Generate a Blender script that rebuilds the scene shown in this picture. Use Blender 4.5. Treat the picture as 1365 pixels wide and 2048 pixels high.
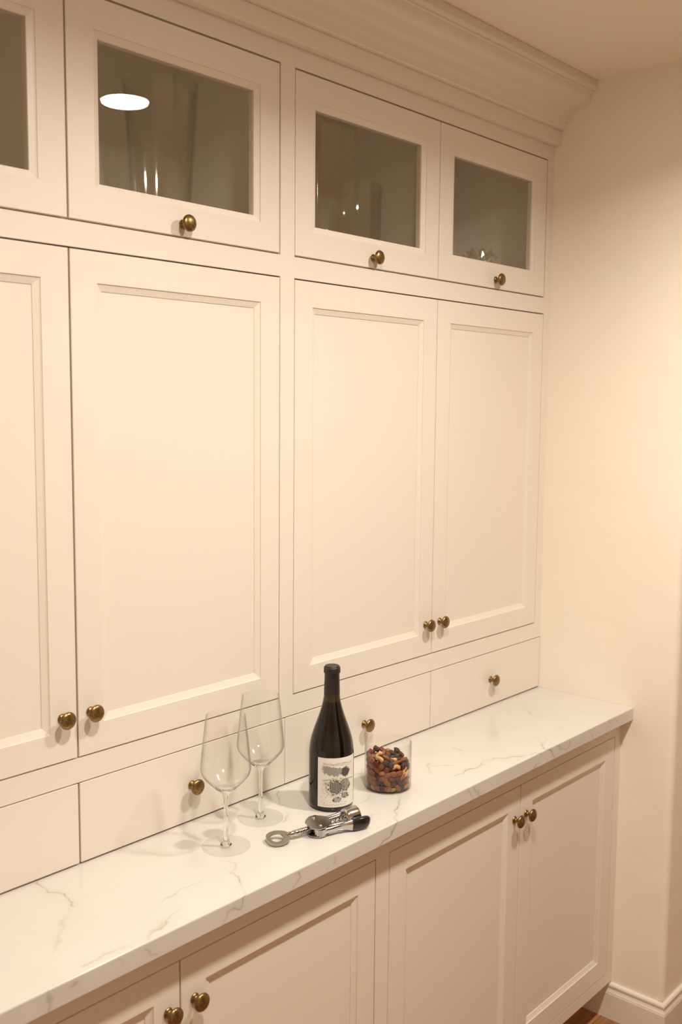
import bpy, bmesh, math, random
import numpy as np
from mathutils import Matrix, Vector

for o in list(bpy.data.objects):
    bpy.data.objects.remove(o, do_unlink=True)
S = bpy.context.scene
COL = S.collection
random.seed(7)
RNG = np.random.default_rng(11)
PI = math.pi

# ------------------------------------------------------------------ camera
CAM = (-2.55886, -1.48837, 1.73188)
YAW, PITCH, ROLL = math.radians(48.4085), math.radians(-6.0345), math.radians(0.5056)
F_PX = 2022.87
fw = Vector((math.sin(YAW) * math.cos(PITCH), math.cos(YAW) * math.cos(PITCH), math.sin(PITCH)))
r0 = fw.cross(Vector((0, 0, 1))).normalized()
u0 = r0.cross(fw)
rt = math.cos(ROLL) * r0 + math.sin(ROLL) * u0
up = -math.sin(ROLL) * r0 + math.cos(ROLL) * u0
cd = bpy.data.cameras.new('camera')
cam = bpy.data.objects.new('camera', cd)
COL.objects.link(cam)
cam.matrix_world = Matrix(((rt.x, up.x, -fw.x, CAM[0]), (rt.y, up.y, -fw.y, CAM[1]),
                           (rt.z, up.z, -fw.z, CAM[2]), (0, 0, 0, 1)))
cd.sensor_fit = 'VERTICAL'
cd.sensor_height = 36.0
cd.sensor_width = 24.0
cd.lens = F_PX * 36.0 / 2048.0
cd.clip_start = 0.05
cd.dof.use_dof = True
cd.dof.focus_distance = 2.15
cd.dof.aperture_fstop = 5.0
S.camera = cam

# ------------------------------------------------------------------ world, exposure
w = bpy.data.worlds.new('world')
S.world = w
w.use_nodes = True
w.node_tree.nodes['Background'].inputs[0].default_value = (1.0, 0.8, 0.6, 1)
w.node_tree.nodes['Background'].inputs[1].default_value = 0.02
S.view_settings.view_transform = 'Standard'
S.view_settings.look = 'None'
S.view_settings.gamma = 1.0
S.view_settings.use_curve_mapping = False
S.view_settings.exposure = 0.0
S.cycles.max_bounces = 16
S.cycles.diffuse_bounces = 8
S.cycles.transparent_max_bounces = 40
S.cycles.transmission_bounces = 16

LAMP_POWER = 17.8          # each recessed ceiling lamp
LAMP_COLOR = (1.0, 0.91, 0.785)
LAMP_SPREAD = math.radians(152)
LENS_STRENGTH = 70.0

# ------------------------------------------------------------------ key sizes (metres)
ZC = 2.605          # ceiling
ZK = 0.9136         # worktop surface
ZKB = 0.878         # underside of worktop
YF = -0.2976        # worktop front edge
YL = -0.2643        # base cabinet face
X_END = -2.112      # left end of the run
YB = 0.34           # wall behind the cabinets
YCOR = -0.416       # outside corner of the right wall

# ------------------------------------------------------------------ helpers
ORG = {}


def link(o, parent=None, org=(0, 0, 0)):
    COL.objects.link(o)
    ORG[o.name] = Vector(org)
    if parent is not None:
        o.parent = parent
        o.location = Vector(org) - ORG[parent.name]
    else:
        o.location = org
    return o


def empty(name, org, parent=None):
    o = bpy.data.objects.new(name, None)
    o.empty_display_size = 0.05
    return link(o, parent, org)


def tag(o, label=None, cat=None, group=None, kind=None):
    if label: o['label'] = label
    if cat: o['category'] = cat
    if group: o['group'] = group
    if kind: o['kind'] = kind
    return o


def mesh_from(name, verts, faces, mat=None, smooth=False, angle=None):
    me = bpy.data.meshes.new(name)
    me.from_pydata([tuple(v) for v in verts], [], faces)
    bm = bmesh.new(); bm.from_mesh(me)
    bmesh.ops.recalc_face_normals(bm, faces=bm.faces)
    bm.to_mesh(me); bm.free()
    if mat: me.materials.append(mat)
    if smooth:
        me.polygons.foreach_set('use_smooth', [True] * len(me.polygons))
        if angle is not None:
            me.set_sharp_from_angle(angle=math.radians(angle))
    me.update()
    return me


def put(name, me, parent=None, org=(0, 0, 0)):
    return link(bpy.data.objects.new(name, me), parent, org)


class MB:
    """collects world-space geometry for one mesh"""
    def __init__(s): s.v = []; s.f = []

    def add(s, vs, fs):
        k = len(s.v); s.v += [tuple(p) for p in vs]; s.f += [tuple(i + k for i in f) for f in fs]; return s

    def box(s, x0, x1, y0, y1, z0, z1):
        vs = [(x, y, z) for z in (z0, z1) for y in (y0, y1) for x in (x0, x1)]
        return s.add(vs, [(0, 2, 3, 1), (4, 5, 7, 6), (0, 1, 5, 4), (2, 6, 7, 3), (0, 4, 6, 2), (1, 3, 7, 5)])

    def build(s, name, mat, parent=None, org=None, smooth=False, angle=None, bevel=0):
        if org is None:
            a = np.array(s.v); org = ((a[:, 0].min() + a[:, 0].max()) / 2, (a[:, 1].min() + a[:, 1].max()) / 2, a[:, 2].min())
        vs = [(p[0] - org[0], p[1] - org[1], p[2] - org[2]) for p in s.v]
        me = mesh_from(name, vs, s.f, mat, smooth, angle)
        if bevel:
            bm = bmesh.new(); bm.from_mesh(me)
            es = [e for e in bm.edges if len(e.link_faces) == 2 and e.calc_face_angle(0) > 0.7]
            bmesh.ops.bevel(bm, geom=es, offset=bevel, segments=2, profile=0.5, affect='EDGES')
            bm.to_mesh(me); bm.free()
        return put(name, me, parent, org)


def lathe(prof, n=48, closed=False):
    """prof: list of (r, z); returns verts, faces"""
    vs, fs, rows = [], [], []
    for r, z in prof:
        if r < 1e-6:
            rows.append([len(vs)] * n); vs.append((0, 0, z))
        else:
            rows.append(list(range(len(vs), len(vs) + n)))
            vs += [(r * math.cos(2 * PI * i / n), r * math.sin(2 * PI * i / n), z) for i in range(n)]
    pairs = list(zip(rows[:-1], rows[1:])) + ([(rows[-1], rows[0])] if closed else [])
    for a, b in pairs:
        for i in range(n):
            j = (i + 1) % n
            f = []
            for q in (a[i], a[j], b[j], b[i]):
                if q not in f: f.append(q)
            if len(f) > 2: fs.append(tuple(f))
    return vs, fs


def smooth_prof(pts, sub=4):
    """Catmull-Rom through (r, z) points"""
    P = [pts[0]] + list(pts) + [pts[-1]]
    out = []
    for i in range(1, len(P) - 2):
        a, b, c, d = (np.array(P[i + k - 1], float) for k in range(4))
        for k in range(sub):
            t = k / sub
            q = 0.5 * (2 * b + (c - a) * t + (2 * a - 5 * b + 4 * c - d) * t * t + (3 * b - a - 3 * c + d) * t ** 3)
            out.append((max(float(q[0]), 0), float(q[1])))
    out.append(tuple(pts[-1]))
    return out


def tube(path, rad, n=10, caps=True):
    P = [np.array(p, float) for p in path]
    rads = rad if isinstance(rad, (list, tuple)) else [rad] * len(P)
    vs, fs = [], []
    prev = None
    for i, p in enumerate(P):
        t = P[min(i + 1, len(P) - 1)] - P[max(i - 1, 0)]
        t = t / np.linalg.norm(t)
        if prev is None:
            a = np.array([0, 0, 1.0]) if abs(t[2]) < 0.9 else np.array([1.0, 0, 0])
            nrm = np.cross(t, a)
        else:
            nrm = prev - t * (prev @ t)
        nrm /= np.linalg.norm(nrm); prev = nrm
        b = np.cross(t, nrm)
        for k in range(n):
            an = 2 * PI * k / n
            vs.append(tuple(p + rads[i] * (math.cos(an) * nrm + math.sin(an) * b)))
    for i in range(len(P) - 1):
        for k in range(n):
            k2 = (k + 1) % n
            fs.append((i * n + k, i * n + k2, (i + 1) * n + k2, (i + 1) * n + k))
    if caps:
        fs.append(tuple(range(n - 1, -1, -1)))
        fs.append(tuple((len(P) - 1) * n + k for k in range(n)))
    return vs, fs


def prism(outline, y_or_z0, z1, axis='z', hole=None):
    """extrude a 2-D outline (list of (a,b)) between two heights; optional hole of the same point count"""
    n = len(outline)
    z0 = y_or_z0
    vs = [(a, b, z0) for a, b in outline] + [(a, b, z1) for a, b in outline]
    fs = [(i, (i + 1) % n, n + (i + 1) % n, n + i) for i in range(n)]
    if hole is None:
        fs += [tuple(range(n - 1, -1, -1)), tuple(range(n, 2 * n))]
    else:
        vs += [(a, b, z0) for a, b in hole] + [(a, b, z1) for a, b in hole]
        for i in range(n):
            j = (i + 1) % n
            fs += [(2 * n + i, 2 * n + j, 3 * n + j, 3 * n + i), (i, j, 2 * n + j, 2 * n + i), (n + i, n + j, 3 * n + j, 3 * n + i)]
    return vs, fs


# ------------------------------------------------------------------ materials
def new_mat(name):
    m = bpy.data.materials.new(name); m.use_nodes = True
    return m, m.node_tree, m.node_tree.nodes['Principled BSDF']


def paint(name, col, rough=0.5, bump=0.0, bscale=60, var=0.015, vscale=3.0, spec=0.5, bdist=0.002):
    m, t, b = new_mat(name)
    N, L = t.nodes, t.links
    tc = N.new('ShaderNodeTexCoord')
    nz = N.new('ShaderNodeTexNoise'); nz.inputs['Scale'].default_value = vscale; nz.inputs['Detail'].default_value = 4
    L.new(tc.outputs['Object'], nz.inputs['Vector'])
    mx = N.new('ShaderNodeMix'); mx.data_type = 'RGBA'
    mx.inputs[6].default_value = tuple(c * (1 - var) for c in col) + (1,)
    mx.inputs[7].default_value = tuple(min(c * (1 + var), 1) for c in col) + (1,)
    L.new(nz.outputs['Fac'], mx.inputs[0]); L.new(mx.outputs[2], b.inputs['Base Color'])
    b.inputs['Roughness'].default_value = rough
    b.inputs['Specular IOR Level'].default_value = spec
    if bump:
        n2 = N.new('ShaderNodeTexNoise'); n2.inputs['Scale'].default_value = bscale; n2.inputs['Detail'].default_value = 5
        L.new(tc.outputs['Object'], n2.inputs['Vector'])
        bp = N.new('ShaderNodeBump'); bp.inputs['Strength'].default_value = bump; bp.inputs['Distance'].default_value = bdist
        L.new(n2.outputs['Fac'], bp.inputs['Height'])
        L.new(bp.outputs['Normal'], b.inputs['Normal'])
    return m


M = {}
M['cabinet'] = paint('cabinet_paint', (0.77, 0.715, 0.64), 0.38, 0.03, 180, 0.008)
M['inside'] = paint('cabinet_inside', (0.85, 0.80, 0.725), 0.5)
M['wall'] = paint('wall_plaster', (0.86, 0.80, 0.70), 0.7, 0.5, 9, 0.012, 2.0, bdist=0.006)
M['ceiling'] = paint('ceiling_paint', (0.86, 0.79, 0.69), 0.8, 0.1, 20, 0.01)
M['trim'] = paint('trim_paint', (0.80, 0.745, 0.665), 0.4)
M['black_plastic'] = paint('black_plastic', (0.012, 0.011, 0.010), 0.28)
M['capsule'] = paint('bottle_capsule', (0.016, 0.013, 0.013), 0.42, 0.05, 300)
M['ring'] = paint('lamp_trim', (0.8, 0.78, 0.74), 0.45)
M['almond'] = paint('almond_skin', (0.24, 0.075, 0.025), 0.5, 0.5, 500, 0.35, 250)
M['raisin'] = paint('raisin_skin', (0.050, 0.022, 0.018), 0.5, 0.9, 420, 0.4, 200)
M['cashew'] = paint('cashew_flesh', (0.66, 0.36, 0.13), 0.45, 0.2, 300, 0.2, 120)
M['peanut'] = paint('peanut_flesh', (0.42, 0.17, 0.055), 0.45, 0.2, 300, 0.25, 150)
M['pistachio'] = paint('pistachio_kernel', (0.34, 0.27, 0.05), 0.5, 0.5, 400, 0.4, 260)
M['cranberry'] = paint('cranberry_skin', (0.16, 0.018, 0.014), 0.4, 0.9, 400, 0.3, 200)

# brass
m, t, b = new_mat('antique_brass')
N, L = t.nodes, t.links
tc = N.new('ShaderNodeTexCoord'); nz = N.new('ShaderNodeTexNoise'); nz.inputs['Scale'].default_value = 220; nz.inputs['Detail'].default_value = 6
L.new(tc.outputs['Object'], nz.inputs['Vector'])
cr = N.new('ShaderNodeValToRGB')
cr.color_ramp.elements[0].position = 0.3; cr.color_ramp.elements[0].color = (0.15, 0.09, 0.032, 1)
cr.color_ramp.elements[1].position = 0.7; cr.color_ramp.elements[1].color = (0.33, 0.215, 0.085, 1)
L.new(nz.outputs['Fac'], cr.inputs[0]); L.new(cr.outputs[0], b.inputs['Base Color'])
b.inputs['Metallic'].default_value = 0.9; b.inputs['Roughness'].default_value = 0.33
M['brass'] = m

# chrome
m, t, b = new_mat('polished_steel')
b.inputs['Base Color'].default_value = (0.55, 0.53, 0.51, 1); b.inputs['Metallic'].default_value = 1; b.inputs['Roughness'].default_value = 0.12
N, L = t.nodes, t.links
tc = N.new('ShaderNodeTexCoord'); nz = N.new('ShaderNodeTexNoise'); nz.inputs['Scale'].default_value = 90
mr = N.new('ShaderNodeMapRange'); mr.inputs[3].default_value = 0.07; mr.inputs[4].default_value = 0.2
L.new(tc.outputs['Object'], nz.inputs['Vector']); L.new(nz.outputs['Fac'], mr.inputs[0]); L.new(mr.outputs[0], b.inputs['Roughness'])
M['chrome'] = m

m, t, b = new_mat('satin_steel')
b.inputs['Base Color'].default_value = (0.40, 0.375, 0.35, 1); b.inputs['Metallic'].default_value = 1.0; b.inputs['Roughness'].default_value = 0.2
M['steel'] = m


def thin_glass(name, tint, refl0=0.04, gain=0.9, rough=0.0, power=4.0, blur_bump=0.0, edge=1.0):
    m = bpy.data.materials.new(name); m.use_nodes = True
    t = m.node_tree; N, L = t.nodes, t.links; N.clear()
    out = N.new('ShaderNodeOutputMaterial'); mix = N.new('ShaderNodeMixShader')
    tr = N.new('ShaderNodeBsdfTransparent'); gl = N.new('ShaderNodeBsdfGlossy')
    tr.inputs[0].default_value = tuple(tint) + (1,); gl.inputs['Roughness'].default_value = rough
    lw = N.new('ShaderNodeLayerWeight'); lw.inputs['Blend'].default_value = 0.5
    pw = N.new('ShaderNodeMath'); pw.operation = 'POWER'; pw.inputs[1].default_value = power
    ma = N.new('ShaderNodeMath'); ma.operation = 'MULTIPLY_ADD'; ma.inputs[1].default_value = gain; ma.inputs[2].default_value = refl0
    if edge < 1.0:      # longer path through the glass at grazing angles
        p2 = N.new('ShaderNodeMath'); p2.operation = 'POWER'; p2.inputs[1].default_value = 6.0
        mx = N.new('ShaderNodeMix'); mx.data_type = 'RGBA'
        mx.inputs[6].default_value = tuple(tint) + (1,); mx.inputs[7].default_value = tuple(c * edge for c in tint) + (1,)
        L.new(lw.outputs['Facing'], p2.inputs[0]); L.new(p2.outputs[0], mx.inputs[0]); L.new(mx.outputs[2], tr.inputs[0])
    L.new(lw.outputs['Facing'], pw.inputs[0]); L.new(pw.outputs[0], ma.inputs[0]); L.new(ma.outputs[0], mix.inputs[0])
    L.new(tr.outputs[0], mix.inputs[1]); L.new(gl.outputs[0], mix.inputs[2]); L.new(mix.outputs[0], out.inputs[0])
    if blur_bump:
        tc = N.new('ShaderNodeTexCoord'); nz = N.new('ShaderNodeTexNoise'); nz.inputs['Scale'].default_value = 30
        bp = N.new('ShaderNodeBump'); bp.inputs['Strength'].default_value = blur_bump
        L.new(tc.outputs['Object'], nz.inputs['Vector']); L.new(nz.outputs['Fac'], bp.inputs['Height'])
        L.new(bp.outputs[0], gl.inputs['Normal']); L.new(bp.outputs[0], lw.inputs['Normal'])
    return m


M['pane'] = thin_glass('window_glass', (0.985, 0.985, 0.97), 0.035, 0.9)
M['bowl_glass'] = thin_glass('clear_thin_glass', (0.998, 0.998, 0.995), 0.028, 0.70, 0.045, 4.0, edge=0.5)
M['jar_glass'] = thin_glass('jar_glass', (0.995, 0.995, 0.99), 0.025, 0.6, 0.02, 4.0, edge=0.55)
M['vase_glass'] = thin_glass('vase_glass', (0.985, 0.985, 0.975), 0.05, 0.8, 0.06, 2.6, edge=0.75)
M['wrap'] = thin_glass('plastic_wrap', (0.97, 0.97, 0.95), 0.20, 0.75, 0.14, 2.0)

m, t, b = new_mat('solid_glass')
b.inputs['Base Color'].default_value = (0.99, 0.985, 0.97, 1); b.inputs['Roughness'].default_value = 0.0
b.inputs['IOR'].default_value = 1.5; b.inputs['Transmission Weight'].default_value = 1.0
M['solid_glass'] = m

# dark bottle glass: wine inside up to the neck, bare olive glass above the wine
m, t, b = new_mat('dark_bottle_glass')
N, L = t.nodes, t.links
tc = N.new('ShaderNodeTexCoord'); sp = N.new('ShaderNodeSeparateXYZ'); L.new(tc.outputs['Object'], sp.inputs[0])
cr = N.new('ShaderNodeMapRange'); cr.inputs[1].default_value = 0.2185; cr.inputs[2].default_value = 0.2215
L.new(sp.outputs['Z'], cr.inputs[0])
mx = N.new('ShaderNodeMix'); mx.data_type = 'RGBA'
mx.inputs[6].default_value = (0.0055, 0.0042, 0.0034, 1); mx.inputs[7].default_value = (0.030, 0.022, 0.006, 1)
L.new(cr.outputs[0], mx.inputs[0]); L.new(mx.outputs[2], b.inputs['Base Color'])
b.inputs['Roughness'].default_value = 0.04; b.inputs['IOR'].default_value = 1.52
M['bottle'] = m

# printed paper label
m, t, b = new_mat('paper_label')
at = t.nodes.new('ShaderNodeVertexColor'); at.layer_name = 'print'
t.links.new(at.outputs['Color'], b.inputs['Base Color']); b.inputs['Roughness'].default_value = 0.65
M['label'] = m

# lamp lens
m, t, b = new_mat('lamp_lens')
b.inputs['Base Color'].default_value = (0.9, 0.9, 0.88, 1)
b.inputs['Emission Color'].default_value = (1.0, 0.93, 0.84, 1); b.inputs['Emission Strength'].default_value = LENS_STRENGTH
M['lens'] = m

# wood planks
m, t, b = new_mat('wood_plank')
N, L = t.nodes, t.links
tc = N.new('ShaderNodeTexCoord'); mp = N.new('ShaderNodeMapping'); mp.inputs['Scale'].default_value = (1.2, 14, 14)
oi = N.new('ShaderNodeObjectInfo'); ad = N.new('ShaderNodeVectorMath'); ad.operation = 'ADD'
cmb = N.new('ShaderNodeCombineXYZ'); ml = N.new('ShaderNodeMath'); ml.operation = 'MULTIPLY'; ml.inputs[1].default_value = 37
L.new(oi.outputs['Random'], ml.inputs[0]); L.new(ml.outputs[0], cmb.inputs[0])
L.new(tc.outputs['Object'], ad.inputs[0]); L.new(cmb.outputs[0], ad.inputs[1]); L.new(ad.outputs[0], mp.inputs['Vector'])
nz = N.new('ShaderNodeTexNoise'); nz.inputs['Scale'].default_value = 5; nz.inputs['Detail'].default_value = 8; nz.inputs['Distortion'].default_value = 1.2
L.new(mp.outputs[0], nz.inputs['Vector'])
cr = N.new('ShaderNodeValToRGB')
cr.color_ramp.elements[0].position = 0.3; cr.color_ramp.elements[0].color = (0.24, 0.095, 0.032, 1)
cr.color_ramp.elements[1].position = 0.75; cr.color_ramp.elements[1].color = (0.46, 0.215, 0.080, 1)
L.new(nz.outputs['Fac'], cr.inputs[0])
hs = N.new('ShaderNodeHueSaturation'); mr = N.new('ShaderNodeMapRange'); mr.inputs[3].default_value = 0.75; mr.inputs[4].default_value = 1.2
L.new(oi.outputs['Random'], mr.inputs[0]); L.new(mr.outputs[0], hs.inputs['Value']); L.new(cr.outputs[0], hs.inputs['Color'])
L.new(hs.outputs[0], b.inputs['Base Color']); b.inputs['Roughness'].default_value = 0.35
M['wood'] = m

# veined quartz: veins are polylines on the unrolled slab (u = x, v = y + z - top)
VEINS = [
    (0.55, 0.0022, [(-1.6656, -0.002), (-1.6678, -0.047), (-1.6608, -0.0572), (-1.6533, -0.0693), (-1.6602, -0.0961), (-1.6687, -0.119)]),
    (0.20, 0.0040, [(-1.6687, -0.119), (-1.689, -0.1355), (-1.7102, -0.1567), (-1.7379, -0.191), (-1.7719, -0.2212)]),
    (0.30, 0.0040, [(-1.5922, -0.2619), (-1.6147, -0.2765), (-1.6406, -0.2861), (-1.6934, -0.2841), (-1.7245, -0.2811), (-1.7606, -0.2855)]),
    (0.75, 0.0017, [(-1.3784, -0.1832), (-1.3888, -0.2013), (-1.4103, -0.221), (-1.4212, -0.2508), (-1.4357, -0.2754), (-1.4485, -0.2929), (-1.4563, -0.2984), (-1.4598, -0.3115), (-1.4654, -0.3159)]),
    (0.50, 0.0020, [(-1.4654, -0.3159), (-1.4777, -0.3112), (-1.4922, -0.3165), (-1.5043, -0.3329)]),
    (0.55, 0.0016, [(-1.4722, -0.209), (-1.5053, -0.2025), (-1.5309, -0.206), (-1.5697, -0.2168)]),
    (0.55, 0.0022, [(-1.5554, -0.2568), (-1.573, -0.2569), (-1.6031, -0.2755), (-1.6207, -0.279), (-1.6468, -0.2903)]),
    (0.75, 0.0018, [(-0.9237, -0.2107), (-0.967, -0.2437), (-1.0024, -0.2626), (-1.0293, -0.2815), (-1.04, -0.2951), (-1.054, -0.3038), (-1.0615, -0.3188), (-1.0816, -0.3245), (-1.0998, -0.3336)]),
    (0.40, 0.0018, [(-0.9706, -0.1725), (-0.9964, -0.1846), (-1.0234, -0.183)]),
    (0.30, 0.0020, [(-1.0442, -0.2362), (-1.075, -0.2573), (-1.1014, -0.2744)]),
    (0.55, 0.0018, [(-1.0894, -0.008), (-1.1126, -0.0358), (-1.1357, -0.062), (-1.1278, -0.086), (-1.1586, -0.1092), (-1.1913, -0.1318)]),
    (0.85, 0.0018, [(-0.7611, -0.2405), (-0.7151, -0.2355), (-0.6832, -0.2464), (-0.6347, -0.2317), (-0.6074, -0.2414), (-0.5544, -0.2734), (-0.5054, -0.2906), (-0.4906, -0.3009), (-0.5102, -0.3204), (-0.5264, -0.3331)]),
    (0.75, 0.0016, [(-0.3933, -0.2287), (-0.4704, -0.2951), (-0.4556, -0.3025), (-0.4357, -0.3189), (-0.4254, -0.3304)]),
    (0.40, 0.0015, [(-0.3769, -0.2462), (-0.4229, -0.2687), (-0.4465, -0.2756)]),
    (0.40, 0.0018, [(-0.7481, -0.1534), (-0.7082, -0.1962)]),
    (0.40, 0.0018, [(-0.7323, -0.1416), (-0.7869, -0.1858)]),
    (0.45, 0.0020, [(-0.6108, -0.1315), (-0.6135, -0.1494)]),
    (0.35, 0.0018, [(-0.2124, -0.0848), (-0.2508, -0.1288)]),
    (0.55, 0.0028, [(-1.8254, -0.2989), (-1.825, -0.3132), (-1.8261, -0.3276)]),
    (0.40, 0.0040, [(-1.7831, -0.3013), (-1.789, -0.3047)]),
    (0.35, 0.0025, [(-1.7015, -0.3009), (-1.6989, -0.3083)]),
    (0.30, 0.0030, [(-1.6563, -0.3046), (-1.6385, -0.3274)]),
    (0.60, 0.0020, [(-1.3203, -0.3016), (-1.319, -0.3142), (-1.3392, -0.33)]),
    (0.45, 0.0018, [(-1.2248, -0.3063), (-1.226, -0.3223)]),
    (0.45, 0.0018, [(-1.2465, -0.3238), (-1.2518, -0.3353)]),
    (0.55, 0.0018, [(-0.7935, -0.3019), (-0.7713, -0.3319)]),
    (0.55, 0.0018, [(-0.7744, -0.3028), (-0.7481, -0.3308)]),
    (0.55, 0.0018, [(-0.2588, -0.2976), (-0.2326, -0.3277)]),
    (0.35, 0.0020, [(-0.1496, -0.298), (-0.1301, -0.3121)]),
    (0.35, 0.0030, [(-0.4174, -0.3048), (-0.3624, -0.3213), (-0.3532, -0.3095)]),
]


def quartz():
    m, t, b = new_mat('veined_quartz')
    N, L = t.nodes, t.links
    at = N.new('ShaderNodeAttribute'); at.attribute_name = 'vein'
    tc = N.new('ShaderNodeTexCoord')
    cl = N.new('ShaderNodeTexNoise'); cl.inputs['Scale'].default_value = 9; cl.inputs['Detail'].default_value = 5
    L.new(tc.outputs['Object'], cl.inputs['Vector'])
    base = N.new('ShaderNodeMix'); base.data_type = 'RGBA'
    base.inputs[6].default_value = (0.60, 0.572, 0.538, 1); base.inputs[7].default_value = (0.67, 0.645, 0.61, 1)
    L.new(cl.outputs['Fac'], base.inputs[0])
    mx = N.new('ShaderNodeMix'); mx.data_type = 'RGBA'; mx.inputs[7].default_value = (0.27, 0.235, 0.18, 1)
    L.new(at.outputs['Fac'], mx.inputs[0]); L.new(base.outputs[2], mx.inputs[6]); L.new(mx.outputs[2], b.inputs['Base Color'])
    b.inputs['Roughness'].default_value = 0.16
    b.inputs['Specular IOR Level'].default_value = 0.45
    return m


M['quartz'] = quartz()

# ------------------------------------------------------------------ the room
XL, XR, YN = -3.3, 1.3, -2.45
fl = tag(MB().box(XL, XR, YN, YB, -0.06, -0.0145).build('floor', M['wood']), kind='structure')
PW, PL = 0.083, 1.6
plank_me = None
row = 0
y = -0.16
while y > YN + 0.001:
    y2 = max(y - PW, YN)
    if plank_me is None:
        pb = MB().box(-PL / 2 + 0.0006, PL / 2 - 0.0006, -PW / 2 + 0.0006, PW / 2 - 0.0006, 0, 0.0145)
        tmp = pb.build('plank', M['wood'], org=(0, 0, 0), bevel=0.0008)
        plank_me = tmp.data; bpy.data.objects.remove(tmp, do_unlink=True)
    off = (row * 0.637) % PL
    x = XL - off
    while x < XR:
        if x + PL > XL + 0.1:
            xc = x + PL / 2
            if not (y > YCOR and x > 0.02):
                put('plank', plank_me, fl, (xc, y - PW / 2, -0.0145))
        x += PL
    y = y2; row += 1

tag(MB().box(XL, XR, YN, YB, ZC, ZC + 0.08).build('ceiling', M['ceiling']), kind='structure')
tag(MB().box(XL, 0, YB, YB + 0.1, 0, ZC).build('wall_back', M['wall']), kind='structure')
tag(MB().box(XL - 0.1, XL, YN, YB, 0, ZC).build('wall_left', M['wall']), kind='structure')
tag(MB().box(XR, XR + 0.1, YN, YB, 0, ZC).build('wall_far', M['wall']), kind='structure')
# wall behind the camera, with a doorway that opens to a dark passage
nb = MB()
nb.box(XL, -1.2, YN - 0.1, YN, 0, ZC).box(-0.3, XR, YN - 0.1, YN, 0, ZC).box(-1.2, -0.3, YN - 0.1, YN, 2.1, ZC)
tag(nb.build('wall_front', M['wall']), kind='structure')
# right wall: a block with a rounded outside corner
R = 0.02
ol = [(0, YB), (XR, YB), (XR, YCOR)]
ol += [(R - R * math.sin(a), YCOR + R - R * math.cos(a)) for a in [PI / 2 * k / 8 for k in range(9)]]
vs, fs = prism(ol, 0, ZC)
tag(MB().add(vs, fs).build('wall_right', M['wall'], smooth=True, angle=30), kind='structure')

# baseboard round the corner of the right wall
prof = [(0, 0), (0.014, 0), (0.014, 0.074), (0.0128, 0.077), (0.0128, 0.079), (0.0105, 0.083), (0.0085, 0.089), (0.0085, 0.092),
        (0.0105, 0.0945), (0.0105, 0.099), (0.008, 0.103), (0, 0.104)]
path = [(0.0, -0.15), (0.0, YCOR), (XR, YCOR)]
mit = [(-1, 0), (-1, -1), (0, -1)]
vs = []; n = len(prof)
for (px, py), (ox, oy) in zip(path, mit):
    for d, z in prof: vs.append((px + ox * d, py + oy * d, z))
fs = []
for k in range(2):
    for i in range(n):
        j = (i + 1) % n
        fs.append((k * n + i, k * n + j, (k + 1) * n + j, (k + 1) * n + i))
fs += [tuple(range(n)), tuple(2 * n + i for i in range(n))]
tag(MB().add(vs, fs).build('baseboard_right', M['trim']), kind='structure')

# crown moulding and the flat frieze board under it
def extrude_x(prof, x0, x1):
    n = len(prof)
    vs = [(x0, y, z) for y, z in prof] + [(x1, y, z) for y, z in prof]
    fs = [(i, (i + 1) % n, n + (i + 1) % n, n + i) for i in range(n)] + [tuple(range(n)), tuple(range(n, 2 * n))]
    return vs, fs


crown = [(0.0, 2.489), (-0.0325, 2.489), (-0.0345, 2.491), (-0.0350, 2.501), (-0.0375, 2.506), (-0.0420, 2.508), (-0.0450, 2.508), (-0.0470, 2.511)]
for k in range(1, 13):      # ogee: convex foot turning into a cove
    tt = k / 12
    yy = -0.047 - 0.066 * (tt - 0.10 * math.sin(2 * PI * tt))
    zz = 2.511 + 0.060 * (tt + 0.10 * math.sin(2 * PI * tt))
    crown.append((yy, zz))
crown += [(-0.1165, 2.5725), (-0.1165, 2.577), (-0.122, 2.580), (-0.1245, 2.584), (-0.1245, 2.598), (-0.122, ZC), (0.0, ZC)]
tag(MB().add(*extrude_x(crown, X_END - 0.0, 0)).build('trim_1', M['cabinet'], smooth=True, angle=32), kind='structure')
tag(MB().box(X_END, 0, -0.021, 0.0, 2.4505, 2.489).build('trim_2', M['cabinet'], bevel=0.001), kind='structure')

# ------------------------------------------------------------------ recessed ceiling lamps
def lamp(x, y, label):
    e = tag(empty('recessed_light', (x, y, ZC - 0.006)), label, 'light', 'ceiling lamps')
    pr = [(0.068, 0.0), (0.072, -0.001), (0.080, 0.0), (0.087, 0.003), (0.089, 0.006), (0.068, 0.006)]
    put('trim_ring', mesh_from('trim_ring', *lathe(pr, 48, True), M['ring'], True, 40), e, (x, y, ZC - 0.006))
    put('lens', mesh_from('lens', *lathe([(0, 0.0015), (0.0675, 0.002), (0.0675, 0.006), (0, 0.006)], 48), M['lens']), e, (x, y, ZC - 0.006))
    ld = bpy.data.lights.new('lamp_glow', 'AREA'); ld.shape = 'DISK'; ld.size = 0.13
    ld.energy = LAMP_POWER; ld.color = LAMP_COLOR; ld.spread = LAMP_SPREAD
    lo = bpy.data.objects.new('lamp_glow', ld); link(lo, e, (x, y, ZC - 0.012))


lamp(-0.715, -0.976, 'round recessed ceiling lamp mirrored in the glass door of the left wall cabinet')
lamp(-1.66, -0.97, 'round recessed ceiling lamp above the worktop, left of the one mirrored in glass')

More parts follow.
